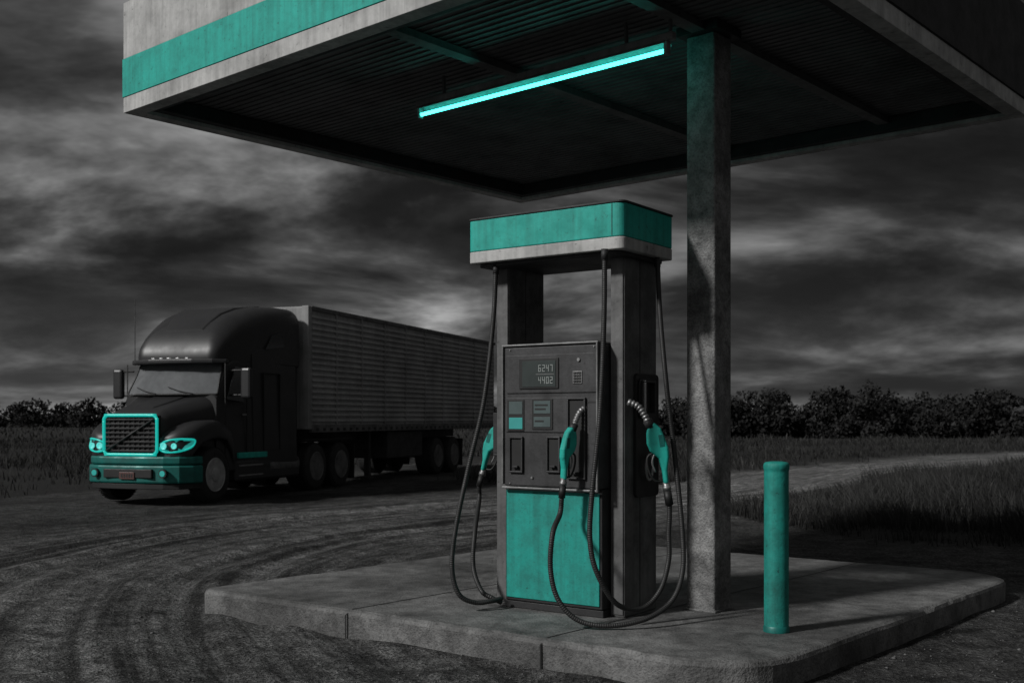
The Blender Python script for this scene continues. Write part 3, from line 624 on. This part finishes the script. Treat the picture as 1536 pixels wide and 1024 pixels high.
prism('bumper_top',trk,[(x_+.02,y_*.985+c*.015) for x_,y_ in out]+inn,.672,.81,m_tealdark,.03)
out2=[(x_+.03,y_*.97+c*.03) for x_,y_ in out]; prism('air_dam',trk,out2+inn,.26,.355,m_black,.01)
box('bumper_intake',trk,-.975,-.90,.62,1.58,.45,.60,m_black,.012)
box('license_plate',trk,-.992,-.978,.95,1.25,.43,.55,m_plate,.006)
boxes('license_plate_text',trk,[(-.996,-.9925,.98+.05*k,1.01+.05*k,.46,.52) for k in range(5)],m_plateT)
for i,y_ in enumerate((.42,1.78)):
    lathe('fog_lamp_%d'%i,trk,[(.075,0),(.075,.05),(.055,.055),(.05,.03)],(-.90-.055,y_,.53),'x',m_black,20)
    lathe('fog_lamp_lens_%d'%i,trk,[(.05,0),(.05,.02)],(-.965,y_,.53),'x',m_lens,20)
sweep('antenna',trk,[(.35,1.95,2.4),(.36,1.96,3.6)],.006,m_black,6,None)
def wheel(tag,x,ynear,r,w,sg,rimmat,dish):
    yc=ynear+sg*w/2
    prof=[(r*.60,-w/2),(r*.80,-w/2),(r*.93,-w*.46),(r*.985,-w*.36),(r,-w*.2),(r,w*.2),(r*.985,w*.36),(r*.93,w*.46),(r*.80,w/2),(r*.6,w/2)]
    lathe(tag+'_tyre',trk,prof,(x,yc,r),'y',m_tyre,48)
    V=[];Fc=[]
    for k in range(44):
        a=2*math.pi*k/44; 
        for (ya,yb,o) in ((-.42,-.05,0),(.05,.42,.07)):
            a2=a+o; pts=[]
            for rr_ in (r*.985,r*1.012):
                for aa in (a2-.045,a2+.045):
                    for yy in (ya*w,yb*w): pts.append((x+rr_*math.cos(aa),yc+yy,r+rr_*math.sin(aa)))
            k0=len(V); V+=pts; Fc+=[tuple(k0+q for q in f) for f in ((0,1,3,2),(4,6,7,5),(0,4,5,1),(2,3,7,6),(0,2,6,4),(1,5,7,3))]
    mesh(tag+'_tread',V,Fc,m_tyre,trk)
    s=-sg
    lathe(tag+'_rim',trk,[(r*.62,s*(w/2+.004)),(r*.60,s*(w/2+.012)),(r*.56,s*(w/2-.01)),(r*.52,s*(w/2-dish)),(r*.26,s*(w/2-dish*.6)),(r*.24,s*(w/2+.02*(1 if dish<.06 else -1))),(r*.12,s*(w/2+.03*(1 if dish<.06 else -1)))],(x,yc,r),'y',rimmat,40)
    L=[]
    for k in range(10):
        a=2*math.pi*k/10; cx1,cz1=x+r*.40*math.cos(a),r+r*.40*math.sin(a); yq=sorted((yc+s*(w/2-dish),yc+s*(w/2-dish*.6+.012)))
        L.append((cx1-.022,cx1+.022,yq[0],yq[1],cz1-.022,cz1+.022))
    boxes(tag+'_hand_holes',trk,L,m_black)
rw=.475
for i,(y_,sg) in enumerate(((.03,1),(2.17,-1))):
    wheel('steer_wheel_%d'%i,0,y_,rw,.28,sg,m_rim,.05)
    for j,xx in enumerate((3.62,4.70,10.2,11.35)): wheel('axle_wheel_%d_%d'%(i,j),xx,y_,rw,.5,sg,m_pillar,.14)
boxes('mud_flaps',trk,[(5.35,5.37,.05,.55,.15,.9),(5.35,5.37,1.65,2.15,.15,.9),(12.0,12.02,.05,.55,.15,.9),(12.0,12.02,1.65,2.15,.15,.9)],m_black)
boxes('chassis',trk,[(-.6,5.3,.72,.84,.55,.85),(-.6,5.3,1.36,1.48,.55,.85),(3.4,12.6,.55,.68,.95,1.2),(3.4,12.6,1.52,1.65,.95,1.2),(-.1,.1,.3,1.9,.42,.54),(3.55,3.69,.3,1.9,.42,.54),(4.63,4.77,.3,1.9,.42,.54),(10.1,10.3,.3,1.9,.42,.54),(11.25,11.45,.3,1.9,.42,.54),(9.4,12.2,.6,1.6,.55,.95),(-.5,1.2,.6,1.6,.5,.9)],m_dark)
boxes('drive_fenders',trk,[(3.12,5.22,.04,.5,1.01,1.03),(3.12,5.22,1.7,2.16,1.01,1.03)],m_black)
boxes('landing_gear',trk,[(6.6,6.72,.3,.42,.12,1.2),(6.6,6.72,1.78,1.9,.12,1.2),(6.5,6.82,.26,.46,.05,.12),(6.5,6.82,1.74,1.94,.05,.12),(6.63,6.69,.42,1.78,.7,.76)],m_dark)
box('trailer_toolbox',trk,7.2,9.3,.1,2.1,.50,1.15,m_dark,.02)
tx0,tx1,tz0,tz1=3.2,14.6,1.22,3.70
box('trailer_box',trk,tx0,tx1,0.02,2.18,tz0,tz1,m_trail,.03)
lst=[]; nr=19
for sgy in ((-.012,.0195),(2.1805,2.212)):
    for k in range(nr):
        z_=tz0+.16+k*(tz1-tz0-.26)/nr; lst.append((tx0+.16,tx1-.1,sgy[0],sgy[1],z_,z_+.05))
boxes('trailer_side_ribs',trk,lst,m_traill,.004)
boxes('trailer_posts',trk,[(tx0+1.2*k,tx0+1.2*k+.04,-.018,.0015,tz0+.1,tz1-.06) for k in range(1,10)],m_trail)
boxes('trailer_corner_posts',trk,[(tx0-.01,tx0+.14,-.020,.14,tz0,tz1+.012),(tx0-.01,tx0+.14,2.06,2.222,tz0,tz1+.012)],m_trail,.02)
boxes('trailer_rails',trk,[(tx0+.142,tx1+.01,-.020,.06,tz1-.07,tz1+.014),(tx0+.142,tx1+.01,-.022,.06,tz0-.06,tz0+.10),(tx0+.142,tx1+.01,2.14,2.222,tz0-.06,tz0+.10),(tx0+.142,tx1+.01,2.14,2.222,tz1-.07,tz1+.014)],m_pillar,.008)
boxes('trailer_rail_slots',trk,[(tx0+.3+.3*k,tx0+.42+.3*k,-.026,-.0225,tz0-.03,tz0+.03) for k in range(37)],m_black)
box('trailer_reefer_nose',trk,tx0-.1,tx0-.012,.3,1.9,1.6,3.4,m_dark,.03)
# ---------------------------------------------------------------- sky / world
w=bpy.data.worlds.new('World'); sc.world=w; w.use_nodes=True; nt=w.node_tree; bg=nt.nodes['Background']
w.cycles.sampling_method='MANUAL'; w.cycles.sample_map_resolution=256
SUN_EL=math.radians(35); sd=Vector((.86,.51,0)).normalized()
sky=N(nt,'ShaderNodeTexSky',sky_type='NISHITA',sun_disc=False); sky.sun_elevation=SUN_EL; sky.sun_rotation=math.atan2(-sd.x,-sd.y)
bw=N(nt,'ShaderNodeRGBToBW'); nt.links.new(sky.outputs[0],bw.inputs[0])
tc=N(nt,'ShaderNodeTexCoord'); sp_=N(nt,'ShaderNodeSeparateXYZ'); nt.links.new(tc.outputs['Generated'],sp_.inputs[0])
def M_(op,a,b=None,c=None,clamp=False):
    n=N(nt,'ShaderNodeMath',operation=op); n.use_clamp=clamp
    for i,q in enumerate((a,b,c)):
        if q is None: continue
        if isinstance(q,(int,float)): n.inputs[i].default_value=q
        else: nt.links.new(q,n.inputs[i])
    return n.outputs[0]
zz=M_('ADD',M_('MAXIMUM',sp_.outputs[2],0.0),.26)
cx_=M_('DIVIDE',sp_.outputs[0],zz); cy_=M_('DIVIDE',sp_.outputs[1],zz)
cb=N(nt,'ShaderNodeCombineXYZ'); nt.links.new(cx_,cb.inputs[0]); nt.links.new(cy_,cb.inputs[1])
def cloudn(off):
    mpn=N(nt,'ShaderNodeMapping'); mpn.inputs['Location'].default_value=(7.3+off[0],1.9+off[1],0); mpn.inputs['Scale'].default_value=(.95,1.15,1); nt.links.new(cb.outputs[0],mpn.inputs[0])
    return noise(nt,1.35,6,.56,mpn.outputs[0],.25)
na=cloudn((0,0)); nb2=cloudn((-.10,-.13))     # second sample shifted toward the light: relief shading
relief=M_('SUBTRACT',na,nb2)
cc1=ramp(nt,na,[(.34,.010),(.42,.018),(.50,.045),(.57,.10),(.66,.19)])
rel=M_('MAXIMUM',M_('MULTIPLY_ADD',relief,5.5,1.0),.35)
cc1=M_('MULTIPLY',cc1,rel)
lf=M_('MAXIMUM',M_('MULTIPLY_ADD',sp_.outputs[0],-1.2,.85),.45)
hz=M_('MAXIMUM',M_('SUBTRACT',1.35,M_('MULTIPLY',sp_.outputs[2],2.0)),.5)
tot=M_('MULTIPLY',M_('MULTIPLY',cc1,lf),hz)
# thin bright haze just over the horizon
hb=N(nt,'ShaderNodeMapRange'); nt.links.new(sp_.outputs[2],hb.inputs[0]); hb.inputs[1].default_value=0; hb.inputs[2].default_value=.13; hb.inputs[3].default_value=.028; hb.inputs[4].default_value=0
tot=M_('ADD',tot,M_('MULTIPLY',hb.outputs[0],lf))
zen_fill=N(nt,'ShaderNodeMapRange'); nt.links.new(sp_.outputs[2],zen_fill.inputs[0]); zen_fill.inputs[1].default_value=.42; zen_fill.inputs[2].default_value=.8; zen_fill.inputs[3].default_value=0; zen_fill.inputs[4].default_value=.10  # extra sky brightness added above the frame to fill shadows
back_fill=N(nt,'ShaderNodeMapRange'); nt.links.new(sp_.outputs[1],back_fill.inputs[0]); back_fill.inputs[1].default_value=0; back_fill.inputs[2].default_value=-.7; back_fill.inputs[3].default_value=0; back_fill.inputs[4].default_value=.07  # unseen glow added to the sky behind the camera, fills shaded sides
base=M_('MULTIPLY',bw.outputs[0],.002)
nt.links.new(M_('ADD',M_('ADD',tot,base),M_('ADD',zen_fill.outputs[0],back_fill.outputs[0])),bg.inputs['Color']); bg.inputs['Strength'].default_value=1.0
sl=bpy.data.lights.new('sun','SUN'); sl.energy=2.8; sl.angle=math.radians(6); sl.color=(1,.99,.975)
so=link(bpy.data.objects.new('sun',sl)); dirv=Vector((sd.x*math.cos(SUN_EL),sd.y*math.cos(SUN_EL),-math.sin(SUN_EL)))
so.rotation_euler=dirv.to_track_quat('-Z','Y').to_euler()
cam=bpy.data.cameras.new('camera'); cam.lens=F/1536*36; cam.sensor_width=36; cam.shift_y=(HY-512)/1536; cam.clip_end=6000
cam.dof.use_dof=True; cam.dof.focus_distance=7.3; cam.dof.aperture_fstop=4.0
co=link(bpy.data.objects.new('camera',cam)); co.location=(0,0,CH); co.rotation_euler=(math.radians(90),0,0); sc.camera=co
sc.view_settings.view_transform='Standard'; sc.view_settings.look='None'; sc.view_settings.exposure=0
